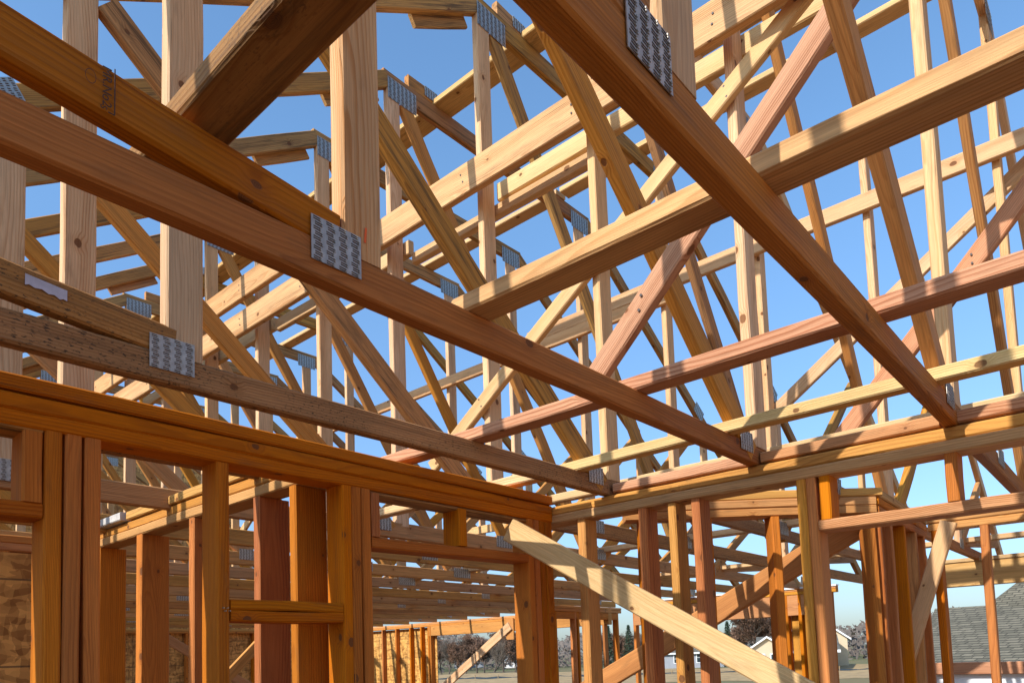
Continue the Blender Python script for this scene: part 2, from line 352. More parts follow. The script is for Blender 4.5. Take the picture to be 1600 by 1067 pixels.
# ------------------------------------------------------------------ roof trusses
ZC0, ZC1 = 2.432, 2.500            # bottom chord under / upper side
SL = 0.647                          # roof slope
def front(k):                       # y of the face turned to the camera
    t = {-1: -0.79, 0: -0.20, 1: .385, 2: .990, 3: 1.610, 4: 2.25, 5: 2.93, 6: 3.60, 7: 4.30, 8: 5.0, 9: 5.72, 10: 6.45}
    return t.get(k, 6.45 + (k - 10) * 0.745)
def truss(k, label, mats, p1=(0.715, 0.80), xend=8.78):
    yc = front(k) + 0.019
    e = empty('roof_truss', (3.4, yc, ZC0), label, 'roof truss', 'roof trusses standing in a row')
    P = lambda x, z, dy=0.0: (x, yc + dy, z)
    chord, web, dia, top = mats
    zc = (ZC0 + ZC1) / 2
    zc = zc if k < 4 else 2.474
    beam('bottom_chord', P(-2.3, zc), P(xend, zc), .038, .067 if k < 4 else .084, chord, parent=e, jit=.0009, seg=24, bow=.0012)
    # rising top chord, flat top, falling top chord
    n = math.sqrt(1 + SL * SL); hh = .0445 * n
    zl = lambda x: 4.92 - SL * (2.45 - x) + hh
    zr = lambda x: 4.92 - SL * (x - 4.36) + hh
    beam('top_chord', P(-1.55, zl(-1.55)), P(2.47, zl(2.47)), .038, .089, top, parent=e)
    beam('top_chord', P(8.22, zr(8.22)), P(4.34, zr(4.34)), .038, .089, top, parent=e)
    beam('top_chord', P(2.44, 4.979), P(4.37, 4.979), .0375, .104, top, parent=e)
    # webs
    xm = (p1[0] + p1[1]) / 2
    beam('web', P(xm, 2.4985), P(xm, zl(xm) - .02), .0365, p1[1] - p1[0], web, up=(1, 0, 0), parent=e, bow=.0006)
    beam('web', P(2.505, 2.4985), P(2.505, 4.95), .0365, .089, web, up=(1, 0, 0), parent=e, bow=.0006)
    beam('web', P(4.255, 2.4985), P(4.255, 4.95), .0365, .089, web, up=(1, 0, 0), parent=e, bow=.0006)
    beam('web', P(6.09, 2.4985), P(6.09, zr(6.09) - .02), .0365, .085, web, up=(1, 0, 0), parent=e, bow=.0006)
    beam('web', P(0.80, 3.825), P(2.43, 2.47), .0350, .086, dia, parent=e, bow=.0004)
    beam('web', P(4.33, 2.455), P(5.98, 3.80), .0350, .086, dia, parent=e, bow=.0004)
    s = 1.5; dx = .0445 / math.sin(math.atan(s))
    beam('web', P(2.64 - dx, 4.90), P(4.22 - dx, 2.53), .0345, .086, dia, up=(1, 0, 0), parent=e, bow=.0004)
    beam('web', P(-1.60, 2.772), P(0.72, 2.528), .0360, .070, chord, parent=e, bow=.0006)
    beam('web', P(6.16, 2.515), P(7.9, 2.66), .0360, .070, chord, parent=e, bow=.0006)
    beam('web', P(6.18, 2.52), P(7.15, 3.08), .0345, .08, dia, parent=e, bow=.0004)
    # short scab under the rising chord beside the upper joint
    beam('scab', P(2.08, zl(2.08) - .075, .030), P(2.42, zl(2.42) - .075, .030), .020, .06, top, parent=e)
    beam('block', P(2.63, 5.078, .012), P(2.815, 5.078, .012), .036, .080, top, parent=e)
    plate(e, 2.80, 5.085, .10, .060, 5, 5, y=-.0085)
    for (x, z, w, h, c, r_, rt) in ((.712, 2.497, .100, .076, 4, 9, 0), (2.372, 2.499, .096, .068, 5, 7, 0), (2.566, 4.934, .205, .122, 7, 9, 0),
                               (4.245, 4.934, .205, .122, 7, 9, 0), (4.30, 2.499, .19, .075, 8, 6, 0), (6.0, 3.93, .16, .11, 6, 6, .574),
                               (6.09, 2.497, .13, .074, 5, 6, 0), (.70, 3.865, .11, .08, 5, 5, -.574), (8.35, 2.52, .15, .09, 5, 6, .3), (3.3, 2.49, .14, .07, 6, 6, 0)):
        plate(e, x, z, w, h, c, r_, rot=rt)
    return e

NEAR = {
 -1: ('roof truss out of the row behind the viewer', ('pine_chord', 'pine_web', 'aged_pine', 'pine_web')),
 0: ('roof truss just behind the viewer before the nearest chord', ('pine_chord', 'pine_web', 'yellow_pine', 'pine_web')),
 1: ('nearest roof truss, reddish chord with a big toothed plate at the top edge', ('pine_chord', 'pine_web', 'yellow_pine', 'pine_web')),
 2: ('roof truss with the grade stamp, its bottom chord crossing the middle', ('pine_chord', 'pine_web', 'yellow_pine', 'pine_web')),
 3: ('roof truss whose bottom chord is speckled with black mold, above the near wall', ('moldy_chord', 'pine_web', 'aged_pine', 'pine_web')),
 4: ('fourth roof truss, first one beyond the near wall, aged brown diagonal', ('moldy_chord', 'pine_web', 'aged_pine', 'aged_pine')),
 5: ('fifth roof truss, second one beyond the near wall', ('pine_tan', 'pine_web', 'yellow_pine', 'aged_pine')),
}
T = {}
for k, (lab, mt) in NEAR.items():
    T[k] = truss(k, lab, mt, p1={1: (.745, .835), 2: (.728, .812), 3: (.700, .785), 4: (.688, .775)}.get(k, (.69, .775)))
words = {6: 'sixth', 7: 'seventh', 8: 'eighth', 9: 'ninth', 10: 'tenth', 11: 'eleventh', 12: 'twelfth', 13: 'thirteenth', 14: 'fourteenth', 15: 'fifteenth', 16: 'sixteenth', 17: 'seventeenth'}
T[6] = truss(6, 'sixth roof truss counted from the nearest chord', ('pine_tan', 'pine_web', 'yellow_pine', 'aged_pine'), p1=(.69, .775))
for k in range(7, 18):
    c = copy_tree(T[6 if k % 2 else 5]); c.location.y = front(k) + 0.019
    c['label'] = words[k] + ' roof truss counted from the nearest chord' + (', last before the far sheathed wall' if k == 17 else '')
    T[k] = c

# marks on truss 2: grade stamp, orange stroke; torn labels
def text_mesh(s, size, parent, loc, rot, mat, name='grade_stamp'):
    cu = bpy.data.curves.new(name, 'FONT'); cu.body = s; cu.size = size; cu.extrude = 0.0002; cu.materials.append(mat)
    tmp = bpy.data.objects.new(name, cu); me = bpy.data.meshes.new_from_object(tmp); bpy.data.objects.remove(tmp)
    o = bpy.data.objects.new(name, me); COL.objects.link(o); o.parent = parent; o.location = loc; o.rotation_euler = rot
    return o
e2 = T[2]; yf = -0.0212
st = boxes_mesh('grade_stamp', [(-.0007, .0007, -.0004, .0004, -.036, .036), (-.008, 0, -.0004, .0004, -.037, -.0355)], [INK], e2)
st.location = (.3605 - 3.4, yf, 2.567 - ZC0); st.scale = (1, 1, .9)
text_mesh('MR.No2', .0165, e2, (.3455 - 3.4, yf, 2.597 - ZC0), (rad(90), rad(90), 0), INK)
text_mesh('S', .012, e2, (.343 - 3.4, yf, 2.541 - ZC0), (rad(90), rad(90), 0), INK)
rv, rf = [], []
for i in range(24):
    a = 2 * math.pi * i / 24
    for rr in (.0075, .0083):
        rv.append((rr * .8 * math.cos(a), 0, rr * 1.2 * math.sin(a)))
for i in range(24): rf.append((2 * i, 2 * i + 1, (2 * i + 3) % 48, (2 * i + 2) % 48))
ov = link_mesh('grade_stamp', rv, rf, INK, e2); ov.location = (.331 - 3.4, yf - .0002, 2.572 - ZC0)
om = boxes_mesh('paint_mark', [(-.002, .002, -.0004, .0004, -.014, .014)], [ORANGE], e2); om.location = (.774 - 3.4, yf + .0015, 2.545 - ZC0); om.rotation_euler = (0, rad(6), 0)
# torn paper label on truss 3
lv = [(-.037, 0, .016), (.037, 0, .007), (.037, 0, -.015), (.030, 0, -.013), (.024, 0, -.016), (.014, 0, -.010), (.004, 0, -.012), (-.008, 0, -.006), (-.020, 0, -.008), (-.030, 0, -.004), (-.037, 0, -.007)]
lb = link_mesh('paper_label', lv, [tuple(range(len(lv) - 1, -1, -1))], LABEL, T[3]); lb.location = (.463 - 3.4, -.0215, 2.562 - ZC0)

# ------------------------------------------------------------------ long loose braces
def lone(name, p0, p1, w, h, mat, label, cat, up=(0, 0, 1), group=None, **kw):
    return tag(beam(name, p0, p1, w, h, mat, up=up, **kw), label, cat, group)
GB = 'flat braces lying across the bottom chords'
lone('flat_brace', (.4985, -2.4, 2.622), (.4985, 1.30, 2.622), .086, .038, 'dark_board', 'dark wide brace with mossy lit edge, across the top left corner', 'brace', group=GB, cutB=.3)
lone('flat_brace', (1.090, -2.4, 2.519), (1.066, 1.045, 2.519), .074, .038, 'tan_board', 'thick yellowish brace with nail holes, ending on the middle chord', 'brace', group=GB, cutB=-.5)
lone('flat_brace', (1.690, -2.4, 2.519), (1.706, 2.30, 2.519), .070, .038, 'fir_pink', 'pinkish brace with fine stripes lying across the three near chords', 'brace', group=GB)
lone('flat_brace', (2.155, -2.4, 2.519), (2.275, 1.70, 2.519), .056, .038, 'pale_board', 'pale straight brace lying closest to the plate above the studs', 'brace', group=GB)
lone('flat_brace', (2.268, 1.715, 2.519), (2.268, 3.00, 2.519), .064, .038, 'pine_web', 'short brace butted on the pale brace, beyond the moldy chord', 'brace', group=GB)
lone('flat_brace', (2.66, -2.0, 2.519), (2.68, 2.3, 2.519), .050, .038, 'pale_board', 'thin whitish brace low on the right just behind the blocking', 'brace', group=GB)
GW = 'lateral braces nailed to the upright webs'
lone('lateral_brace', (2.361, -.6, 4.032), (2.361, 7.6, 4.015), .038, .150, 'tan_board', 'broad golden board with a round knot crossing the middle of the roof', 'brace', group=GW)
lone('lateral_brace', (2.361, 3.62, 4.250), (2.361, 7.6, 4.250), .038, .150, 'tan_board', 'broad golden board lying above the other one at centre left', 'brace', group=GW)
lone('lateral_brace', (2.579, -.6, 4.055), (2.579, 2.245, 4.055), .038, .089, 'pale_board', 'pale board starting right of the fourth upright web', 'brace', group=GW)
lone('lateral_brace', (2.579, 1.7, 3.965), (2.579, 2.875, 3.968), .038, .062, 'pale_board', 'pale board starting right of the fifth upright web, under the broad golden one', 'brace', group=GW)
lone('lateral_brace', (2.579, 2.9, 4.045), (2.579, 4.24, 4.05), .038, .080, 'pale_board', 'pale board starting right of the seventh upright web', 'brace', group=GW)
lone('lateral_brace', (2.579, 4.28, 4.075), (2.579, 6.35, 4.06), .038, .085, 'pale_board', 'pale board between the seventh and tenth upright webs', 'brace', group=GW)
lone('lateral_brace', (4.185, -.8, 4.197), (4.185, 3.4, 4.187), .038, .095, 'pine_web', 'long knotty board crossing behind the right hand uprights', 'brace', group=GW)
lone('lateral_brace', (4.185, 2.2, 4.10), (4.185, 6.3, 4.09), .038, .085, 'pine_web', 'board overlapping just below the long knotty one near the centre', 'brace', group=GW)
GP = 'flat purlins on top of the trusses'
lone('purlin', (2.89, 1.62, 5.052), (2.89, 9.0, 5.052), .150, .036, 'tan_board', 'wide flat purlin over the top plates of the trusses, left', 'purlin', group=GP)
lone('purlin', (3.52, -.6, 5.052), (3.52, 3.0, 5.052), .140, .036, 'tan_board', 'flat purlin right of the wide one, near the big chord', 'purlin', group=GP)
lone('purlin', (4.03, -.9, 5.052), (4.03, 2.9, 5.052), .110, .036, 'pale_board', 'flat purlin crossing the blue sky at upper right', 'purlin', group=GP)
lone('purlin', (4.03, 2.93, 5.052), (4.03, 8.0, 5.052), .110, .036, 'pale_board', 'flat purlin farther left, continuing the upper right one', 'purlin', group=GP)
lone('flat_brace', (4.42, 1.0, 2.537), (4.42, 9.5, 2.537), .086, .038, 'pale_board', 'pale flat brace beyond the cross wall, on the bottom chords', 'brace', group=GB)
lone('flat_brace', (6.30, .6, 2.537), (6.30, 10.5, 2.537), .086, .038, 'pine_web', 'farthest flat brace on the bottom chords, near the outer wall', 'brace', group=GB)
lone('lateral_brace', (6.03, .5, 3.25), (6.03, 8.5, 3.24), .038, .089, 'pine_web', 'board across the outermost uprights, low on the right', 'brace', group=GW)
# diagonal braces between trusses
GD = 'diagonal braces between the trusses'
lone('diagonal_brace', (1.755, .20, 3.535), (1.755, 1.20, 2.583), .034, .066, 'fir_pink', 'salmon pink diagonal brace with a bright knot at its foot', 'brace', group=GD)
lone('diagonal_brace', (3.21, .02, 3.665), (3.21, 1.02, 2.563), .034, .076, 'fir_pink', 'salmon diagonal brace at the right edge, seen behind two crossing boards', 'brace', group=GD)
lone('diagonal_brace', (4.32, .02, 4.33), (4.32, 2.05, 2.905), .034, .077, 'pale_board', 'cream diagonal brace running behind the right hand uprights', 'brace', group=GD)
lone('diagonal_brace', (2.438, .45, 4.168), (2.438, 2.62, 2.74), .034, .068, 'pale_board', 'cream diagonal brace in the middle, passing under the golden board', 'brace', group=GD)
for i, (y0, z0, y1, z1, m) in enumerate(((6.4, 4.4, 9.0, 2.6, 'pale_board'),)):
    lone('diagonal_brace', (4.32, y0, z0), (4.32, y1, z1), .034, .089, m, 'farthest diagonal brace deep in the roof', 'brace', group=GD)

def nails(o, pts, axis, r=.0042):
    V, F = [], []
    for p in pts:
        k = len(V); n = 8
        for q in (0, .0016):
            for i in range(n):
                c_, s_ = r * math.cos(6.283 * i / n), r * math.sin(6.283 * i / n)
                V.append((p[0] + axis[0] * q + (0 if axis[0] else c_), p[1] + (0 if axis[1] else (s_ if axis[2] else 0) if not axis[0] else c_) + axis[1] * q, p[2] + axis[2] * q + (0 if axis[2] else s_)))
        F.extend([(k + i, k + (i + 1) % n, k + n + (i + 1) % n, k + n + i) for i in range(n)]); F.append(tuple(k + n + i for i in range(n)))
    m = link_mesh('nail', V, F, NAILM)
    m.parent = o; m.matrix_parent_inverse = (Matrix.Translation(o.location) @ o.rotation_euler.to_matrix().to_4x4()).inverted()
    return m
NAILM = simple('nail_head', (.06, .045, .04, 1), .6)
for o in [q for q in bpy.data.objects if q.get('category') == 'brace']:
    b0 = o.matrix_basis @ Vector((-o.dimensions.x / 2, 0, 0)); b1 = o.matrix_basis @ Vector((o.dimensions.x / 2, 0, 0))
    d_ = b1 - b0
    if abs(d_.y) < .3 or o.name.startswith('flat'): continue
    pts = []
    hx = .0195
    for k in range(-1, 12):
        yy = front(k) + .019; t_ = (yy - b0.y) / d_.y
        if .02 < t_ < .98:
            c_ = b0 + d_ * t_
            for q in (-.018, .020): pts.append((c_.x - hx + .001, c_.y + random.uniform(-.008, .008), c_.z + q + random.uniform(-.004, .004)))
    if pts: nails(o, pts, (-1, 0, 0))

# ------------------------------------------------------------------ near wall (runs along X, face y = 1.90)
def stud(parent, x0, x1, yf, z0, z1, mat='fir_stud', dep=.089, name='stud', lean=0.0):
    xm = (x0 + x1) / 2
    return beam(name, (xm - lean, yf + dep / 2, z0), (xm, yf + dep / 2, z1), x1 - x0 - .0006, dep, mat, up=(0, 1, 0), parent=parent, jit=.0010)
YW = 1.90
w1 = empty('wall_frame', (0, YW, 0), 'near stud wall with triple studs and framed openings, across the lower left', 'stud wall', 'open stud walls')
beam('top_plate', (-2.4, YW + .0445, 2.417), (2.455, YW + .0445, 2.417), .089, .0375, 'fir_stud', parent=w1, seg=20)
beam('top_plate', (-2.4, YW + .0452, 2.379), (2.455, YW + .0452, 2.379), .089, .0375, 'fir_stud', parent=w1, seg=20)
beam('nailer', (-2.4, YW + .062, 2.4555), (2.45, YW + .062, 2.4555), .140, .038, 'fir_red', parent=w1, seg=18)
beam('bottom_plate', (-2.4, YW + .0445, .040), (2.455, YW + .0445, .040), .089, .038, 'fir_stud', parent=w1)
ZB, ZT = .06, 2.36
for (a, b, m) in ((-2.3, -2.262, 'fir_stud'), (-1.9, -1.862, 'fir_stud'), (-1.5, -1.462, 'fir_stud'), (-1.1, -1.062, 'fir_stud'), (-.7, -.662, 'fir_stud'), (-.3, -.262, 'fir_stud'), (.0, .038, 'fir_stud'),
                  (.549, .587, 'fir_stud'), (.592, .629, 'fir_stud'), (.634, .671, 'fir_stud'),
                  (.963, 1.001, 'fir_stud'), (1.374, 1.411, 'fir_stud'), (1.412, 1.449, 'fir_stud'), (1.451, 1.489, 'fir_stud'),
                  (2.288, 2.327, 'fir_stud'), (2.329, 2.366, 'fir_stud'), (2.368, 2.401, 'fir_red'), (2.403, 2.452, 'fir_stud')):
    stud(w1, a, b, YW, ZB, ZT, m)
# headers and cripples of the openings
beam('header', (.04, YW + .0445, 2.168), (.547, YW + .0445, 2.168), .087, .036, 'fir_red', parent=w1)
stud(w1, .505, .546, YW, 2.187, 2.352, 'fir_stud', name='cripple')
beam('header_plate', (.04, YW + .0445, 2.354), (.546, YW + .0445, 2.354), .087, .012, 'aged_pine', parent=w1)
beam('header', (1.491, YW + .0445, 2.186), (2.292, YW + .0445, 2.196), .087, .036, 'fir_stud', parent=w1)
stud(w1, 1.491, 1.526, YW, 2.206, 2.352, 'fir_stud', name='cripple')
stud(w1, 1.892, 1.937, YW, 2.212, 2.352, 'fir_red', name='cripple')
beam('header_plate', (1.491, YW + .050, 2.353), (2.288, YW + .050, 2.353), .085, .014, 'aged_pine', parent=w1)
beam('sill', (1.002, YW + .0445, 1.968), (1.372, YW + .0445, 1.968), .088, .030, 'fir_red', parent=w1)
beam('sill', (1.002, YW + .0445, 1.936), (1.372, YW + .0445, 1.936), .088, .031, 'fir_red', parent=w1)
# bent nails and a dark smudge on the stud in the middle of the opening
nl = []
for i in range(4):
    a = .975 + .006 * i; nl.append((a, a + .002, -.012, .002, 1.955 - .008 * (i % 2), 1.958 - .008 * (i % 2)))
nn = boxes_mesh('nail', nl, [GALV], w1)

# ------------------------------------------------------------------ cross wall (runs along Y, face x = 2.46)
XW = 2.46
w2 = empty('wall_frame', (XW, 1.0, 0), 'cross stud wall with an opening on the right, its plates carrying the near chord ends', 'stud wall', 'open stud walls')
beam('top_plate', (XW + .0445, -2.4, 2.4115), (XW + .0445, 1.99, 2.4115), .089, .0375, 'pine_plate', parent=w2, seg=20)
beam('top_plate', (XW + .0400, -2.4, 2.3735), (XW + .0400, 1.99, 2.3735), .097, .0375, 'tan_board', parent=w2, seg=20)
beam('bottom_plate', (XW + .0445, -2.4, .040), (XW + .0445, 1.90, .040), .089, .038, 'fir_stud', parent=w2)
def studY(parent, y0, y1, xf, z0, z1, mat='fir_stud', dep=.089, name='stud'):
    ym = (y0 + y1) / 2
    return beam(name, (xf + dep / 2, ym, z0), (xf + dep / 2, ym, z1), y1 - y0 - .0006, dep, mat, up=(1, 0, 0), parent=parent, jit=.0010)
ZT2 = 2.3540
for (a, b, m, dp) in ((1.736, 1.776, 'yellow_pine', .089), (1.444, 1.482, 'fir_red', .089), (1.318, 1.352, 'yellow_pine', .089), (1.219, 1.254, 'fir_red', .089),
                  (.835, .867, 'yellow_pine', .089), (.801, .834, 'fir_stud', .089), (-.45, -.412, 'fir_stud', .089), (-.9, -.86, 'fir_stud', .089)):
    studY(w2, a, b, XW, ZB, ZT2, m, dp)
studY(w2, .757, .792, XW, 2.209, ZT2, 'fir_stud', name='cripple')
studY(w2, .394, .428, XW, 2.209, ZT2, 'fir_stud', name='cripple')
studY(w2, -.02, .018, XW, 2.209, ZT2, 'fir_stud', name='cripple')
beam('header', (XW + .0445, -.41, 2.190), (XW + .0445, .800, 2.190), .089, .036, 'fir_pink', parent=w2)
# blocking between chord ends on the plate
GK = 'blocking between the chord ends'
for i, (a, b, lab) in enumerate(((-.16, .391, 'pink block right of the nearest chord end, on the plate'), (.434, .984, 'long pink block between the two nearest chord ends'),
                                 (1.026, 1.597, 'pink block between second chord end and the moldy chord'), (-.74, -.20, 'pink block at the far right end of the plate'))):
    lone('blocking', (XW + .052, a, 2.460), (XW + .052, b, 2.460), .086, .037, 'fir_pink', lab, 'blocking', group=GK)
# wide pale diagonal board nailed over the cross wall
lone('wall_brace', (2.150, 1.878, 2.295), (2.4385, .70, 1.548), .036, .091, 'pale_board', 'wide pale diagonal board nailed over the studs at lower centre', 'brace')

wb = bpy.data.objects[[q.name for q in bpy.data.objects if q.name.startswith('wall_brace')][0]]
nails(wb, [(2.145, 1.860, 2.292), (2.150, 1.850, 2.272), (2.146, 1.842, 2.300), (2.138, 1.868, 2.312)], (-1, 0, 0), .0035)
# ------------------------------------------------------------------ wall beyond, along Y (face x = 1.29)
X3 = 1.29
w3 = empty('wall_frame', (X3, 3.0, 0), 'sunlit stud wall running away behind the near wall, yellow plates, at left', 'stud wall', 'open stud walls')
beam('top_plate', (X3 + .0445, 2.0, 2.427), (X3 + .0445, 5.2, 2.427), .089, .0375, 'yellow_pine', parent=w3)
beam('top_plate', (X3 + .0445, 2.0, 2.389), (X3 + .0445, 5.2, 2.389), .089, .0375, 'pine_plate', parent=w3)
beam('nailer', (X3 + .045, 2.25, 2.466), (X3 + .045, 3.34, 2.466), .110, .036, 'pine_plate', parent=w3)
beam('nailer', (X3 + .030, 3.36, 2.466), (X3 + .030, 5.2, 2.466), .120, .036, simple('grey_weathered_board', (.50, .46, .42, 1), .85, 0, 30, .2), parent=w3)
lone('wall_brace', (3.75, 6.0, 2.30), (2.6, 6.0, 1.20), .036, .089, 'yellow_pine', 'yellow brace seen below the double sill of the near wall', 'brace')
lone('wall_brace', (3.1, 7.2, 2.10), (4.8, 7.2, 1.10), .036, .089, 'pine_plate', 'brace slanting down to the right behind the yellow one', 'brace')
sm = link_mesh('scorch_mark', [(.9626, 1.905, 2.17), (.9626, 1.985, 2.175), (.9626, 1.985, 2.14), (.9626, 1.986, 2.10), (.9626, 1.94, 2.108), (.9626, 1.904, 2.097), (.9626, 1.906, 2.13)], [(0, 1, 2, 3, 4, 5, 6)], simple('scorch', (.12, .05, .016, 1), .9, 0, 60, .4), w1)
sm.location = (-w1.location.x, -w1.location.y, 0)
for (a, b, m) in ((2.034, 2.072, 'fir_red'), (2.256, 2.294, 'fir_red'), (2.732, 2.775, 'fir_red'), (3.204, 3.257, 'fir_stud'), (3.671, 3.709, 'fir_stud'), (4.15, 4.188, 'fir_stud'), (4.62, 4.658, 'fir_stud')):
    studY(w3, a, b, X3, ZB, 2.3695, m, .12)

# ------------------------------------------------------------------ angled wall and the corner wall beyond the cross wall
def wall_dir(name_lab, p, q, stations, plates=('pine_plate', 'pine_plate'), cap=None, studmats=('fir_stud',), dep=.089, zt=2.446, side=1):
    """stud wall from p to q (face line), depth to the 'side' of the line; stations = distances of studs along it"""
    p, q = Vector((*p, 0)), Vector((*q, 0)); d = (q - p).normalized(); nrm = Vector((-d.y, d.x, 0)) * side
    e = empty('wall_frame', tuple((p + q) / 2), name_lab, 'stud wall', 'open stud walls'); L = (q - p).length
    c = nrm * dep / 2
    A, B = p + c, q + c
    beam('top_plate', A + Vector((0, 0, zt - .019)), B + Vector((0, 0, zt - .019)), dep, .0375, plates[0], parent=e)
    beam('top_plate', A + Vector((0, 0, zt - .057)), B + Vector((0, 0, zt - .057)), dep - .001, .0375, plates[1], parent=e)
    beam('bottom_plate', A + Vector((0, 0, .04)), B + Vector((0, 0, .04)), dep, .038, 'fir_stud', parent=e)
    if cap: beam('nailer', A + nrm * .02 + Vector((0, 0, zt + .02)), B + nrm * .02 + d * .03 + Vector((0, 0, zt + .02)), cap, .037, 'pine_plate', parent=e)
    for i, s in enumerate(stations):
        m = studmats[i % len(studmats)]
        c0 = A + d * s
        beam('stud', c0 + Vector((0, 0, .06)), c0 + Vector((0, 0, zt - .0765)), .0375, dep - .001, m, up=nrm, parent=e)
    return e
w4 = wall_dir('short angled stud wall glimpsed behind the cross wall studs', (2.72, 1.70), (3.455, .872), (.08, .36, .66, 1.08), plates=('yellow_pine', 'yellow_pine'), cap=.13, studmats=('fir_red', 'fir_stud', 'fir_stud', 'fir_red'))
w5 = wall_dir('closet corner wall packed with studs at lower right', (3.475, .868), (4.55, .90), (.02, .22, .50, .78, 1.0), plates=('fir_stud', 'fir_stud'), cap=.14, studmats=('fir_red', 'fir_stud', 'fir_red', 'yellow_pine', 'fir_stud', 'fir_stud'))
w6 = empty('wall_frame', (4.27, 0, 0), 'single stud carrying a yellow double plate at lower right', 'stud wall', 'open stud walls')
beam('top_plate', (4.315, -1.6, 2.427), (4.315, .84, 2.427), .089, .0375, 'yellow_pine', parent=w6)
beam('top_plate', (4.3145, -1.2, 2.388), (4.3145, .84, 2.388), .088, .0375, 'yellow_pine', parent=w6)
studY(w6, .575, .613, 4.27, ZB, 2.3685, 'fir_red', .06)
studY(w6, .79, .828, 4.27, ZB, 2.3685, 'fir_red')
studY(w6, -.8, -.762, 4.27, ZB, 2.3685, 'fir_red')
lone('wall_brace', (4.22, .735, 2.40), (4.22, 1.20, 1.05), .036, .075, 'pale_board', 'steep weathered brace leaning beside the packed studs at lower right', 'brace')
lone('wall_brace', (3.6, .98, 2.353), (3.6, 3.9, .93), .036, .118, 'pine_plate', 'broad sunlit brace rising to the right behind the cross wall studs', 'brace')

# ------------------------------------------------------------------ floor and outer walls
FLOORM = simple('dusty_subfloor', (.09, .038, .014, 1), .9, 0, 1.5, .25)  # floor is out of view; colour darkened to keep the board undersides dark
fl = boxes_mesh('floor', [(-3.0, 9.2, -3.2, 12.9, -.02, .02)], [FLOORM]); structure(fl)

def sheathed(label, face, dep_dir, a, b, axis, studs, z1=2.446, panel=None, panel_z=2.36, mats=('fir_stud',), hdr=None, near=False):
    """outer wall: axis 'X' or 'Y'; face coordinate; a..b extents; dep_dir +1 or -1 = which side the studs' depth goes"""
    loc = ((a + b) / 2, face, 0) if axis == 'X' else (face, (a + b) / 2, 0)
    e = empty('wall_frame', loc, label, 'outer wall', 'outer walls')
    D = .089 * dep_dir
    def pt(s, off, z): return (s, face + off, z) if axis == 'X' else (face + off, s, z)
    upv = (0, 1, 0) if axis == 'X' else (1, 0, 0)
    for i in range(2): beam('top_plate', pt(a, D / 2, z1 - .019 - .038 * i), pt(b, D / 2, z1 - .019 - .038 * i), .089 - .001 * i, .0375, 'pine_plate', parent=e)
    beam('bottom_plate', pt(a, D / 2, .04), pt(b, D / 2, .04), .089, .038, 'fir_stud', parent=e)
    for i, s in enumerate(studs): beam('stud', pt(s, D / 2, .06), pt(s, D / 2, z1 - .0765), .0375, .088, mats[i % len(mats)], up=upv, parent=e)
    for (p0, p1, z0, zz1) in (panel or []):
        o0, o1 = (D + .001 * dep_dir, D + .012 * dep_dir) if not near else (-.001 * dep_dir, -.012 * dep_dir)
        lo, hi = min(o0, o1), max(o0, o1)
        if axis == 'X': bxs = [(p0 - loc[0], p1 - loc[0], lo, hi, z0, zz1)]
        else: bxs = [(lo, hi, p0 - loc[1], p1 - loc[1], z0, zz1)]
        o = boxes_mesh('sheathing', bxs, [OSB], e)
    for (p0, p1, z0, zz1, m) in (hdr or []):
        beam('header', pt(p0, D / 2, (z0 + zz1) / 2), pt(p1, D / 2, (z0 + zz1) / 2), .088, zz1 - z0, m, parent=e)
    return e
fr = lambda a, b, s: [a + i * s for i in range(int((b - a) / s) + 1)]
sheathed('far sheathed wall under the last chords', 12.35, 1, -2.3, 9.4, 'X', fr(-2.2, 9.3, .61), panel=[(-2.3, 9.4, .02, 2.48), (1.0, 6.6, 2.49, 5.7)])
sheathed('left outer wall with tall windows, out of view', -2.3, -1, -3.0, 12.4, 'Y', fr(-2.9, 12.3, .61), panel=[(-3.0, 12.4, .02, 1.0)])
sheathed('strand board partition glimpsed at the lower left edge', 4.0, 1, -2.3, 1.2, 'X', fr(-2.2, 1.1, .40), panel=[(-2.3, 1.2, .02, 2.36)], mats=('fir_stud',), near=True)
e7 = sheathed('far right outer wall, sunlit strand board and a wide opening', 8.85, 1, 5.9, 12.3, 'Y', [12.25, 11.85, 11.45, 11.05, 10.65, 10.25, 9.95, 9.75, 9.70, 6.0], panel=[(9.62, 12.3, .02, 2.36)], mats=('fir_stud', 'fir_red'),
              hdr=[(5.9, 9.75, 2.20, 2.368, 'pine_plate')])
lone('wall_brace', (8.80, 7.75, 2.28), (8.80, 9.9, .95), .036, .14, 'pine_web', 'long brace leaning in the far opening in front of the woods', 'brace')
beam('block', (8.83, 7.78, 2.06), (8.83, 7.78, 2.40), .03, .17, 'pine_plate', up=(0, 1, 0), parent=e7)
e8 = sheathed('outer wall beyond the cross wall with white flashing on its plate', 8.25, 1, 2.55, 5.15, 'Y', [2.62, 2.68, 2.95, 3.1, 5.1], mats=('fir_stud',), hdr=[(2.62, 5.1, 2.14, 2.368, 'pine_plate')])
boxes_mesh('flashing', [(-.01, .10, -1.31, 1.31, 2.447, 2.452), (-.012, -.010, -1.31, 1.31, 2.435, 2.452)], [WHITE], e8)
beam('siding', (8.25 + .1, 2.86, .1), (8.25 + .1, 2.86, 2.2), .02, .45, 'pine_plate', up=(0, 1, 0), parent=e8)
e9 = sheathed('inner window wall with stacked headers behind the cross wall', 5.9, 1, 7.0, 9.2, 'X', [7.05, 7.15, 7.62, 8.05, 8.12, 9.1], mats=('fir_red', 'fir_stud'), hdr=[(7.62, 9.1, 2.27, 2.365, 'fir_stud')],
              panel=[(7.0, 7.1, .02, 2.25)])
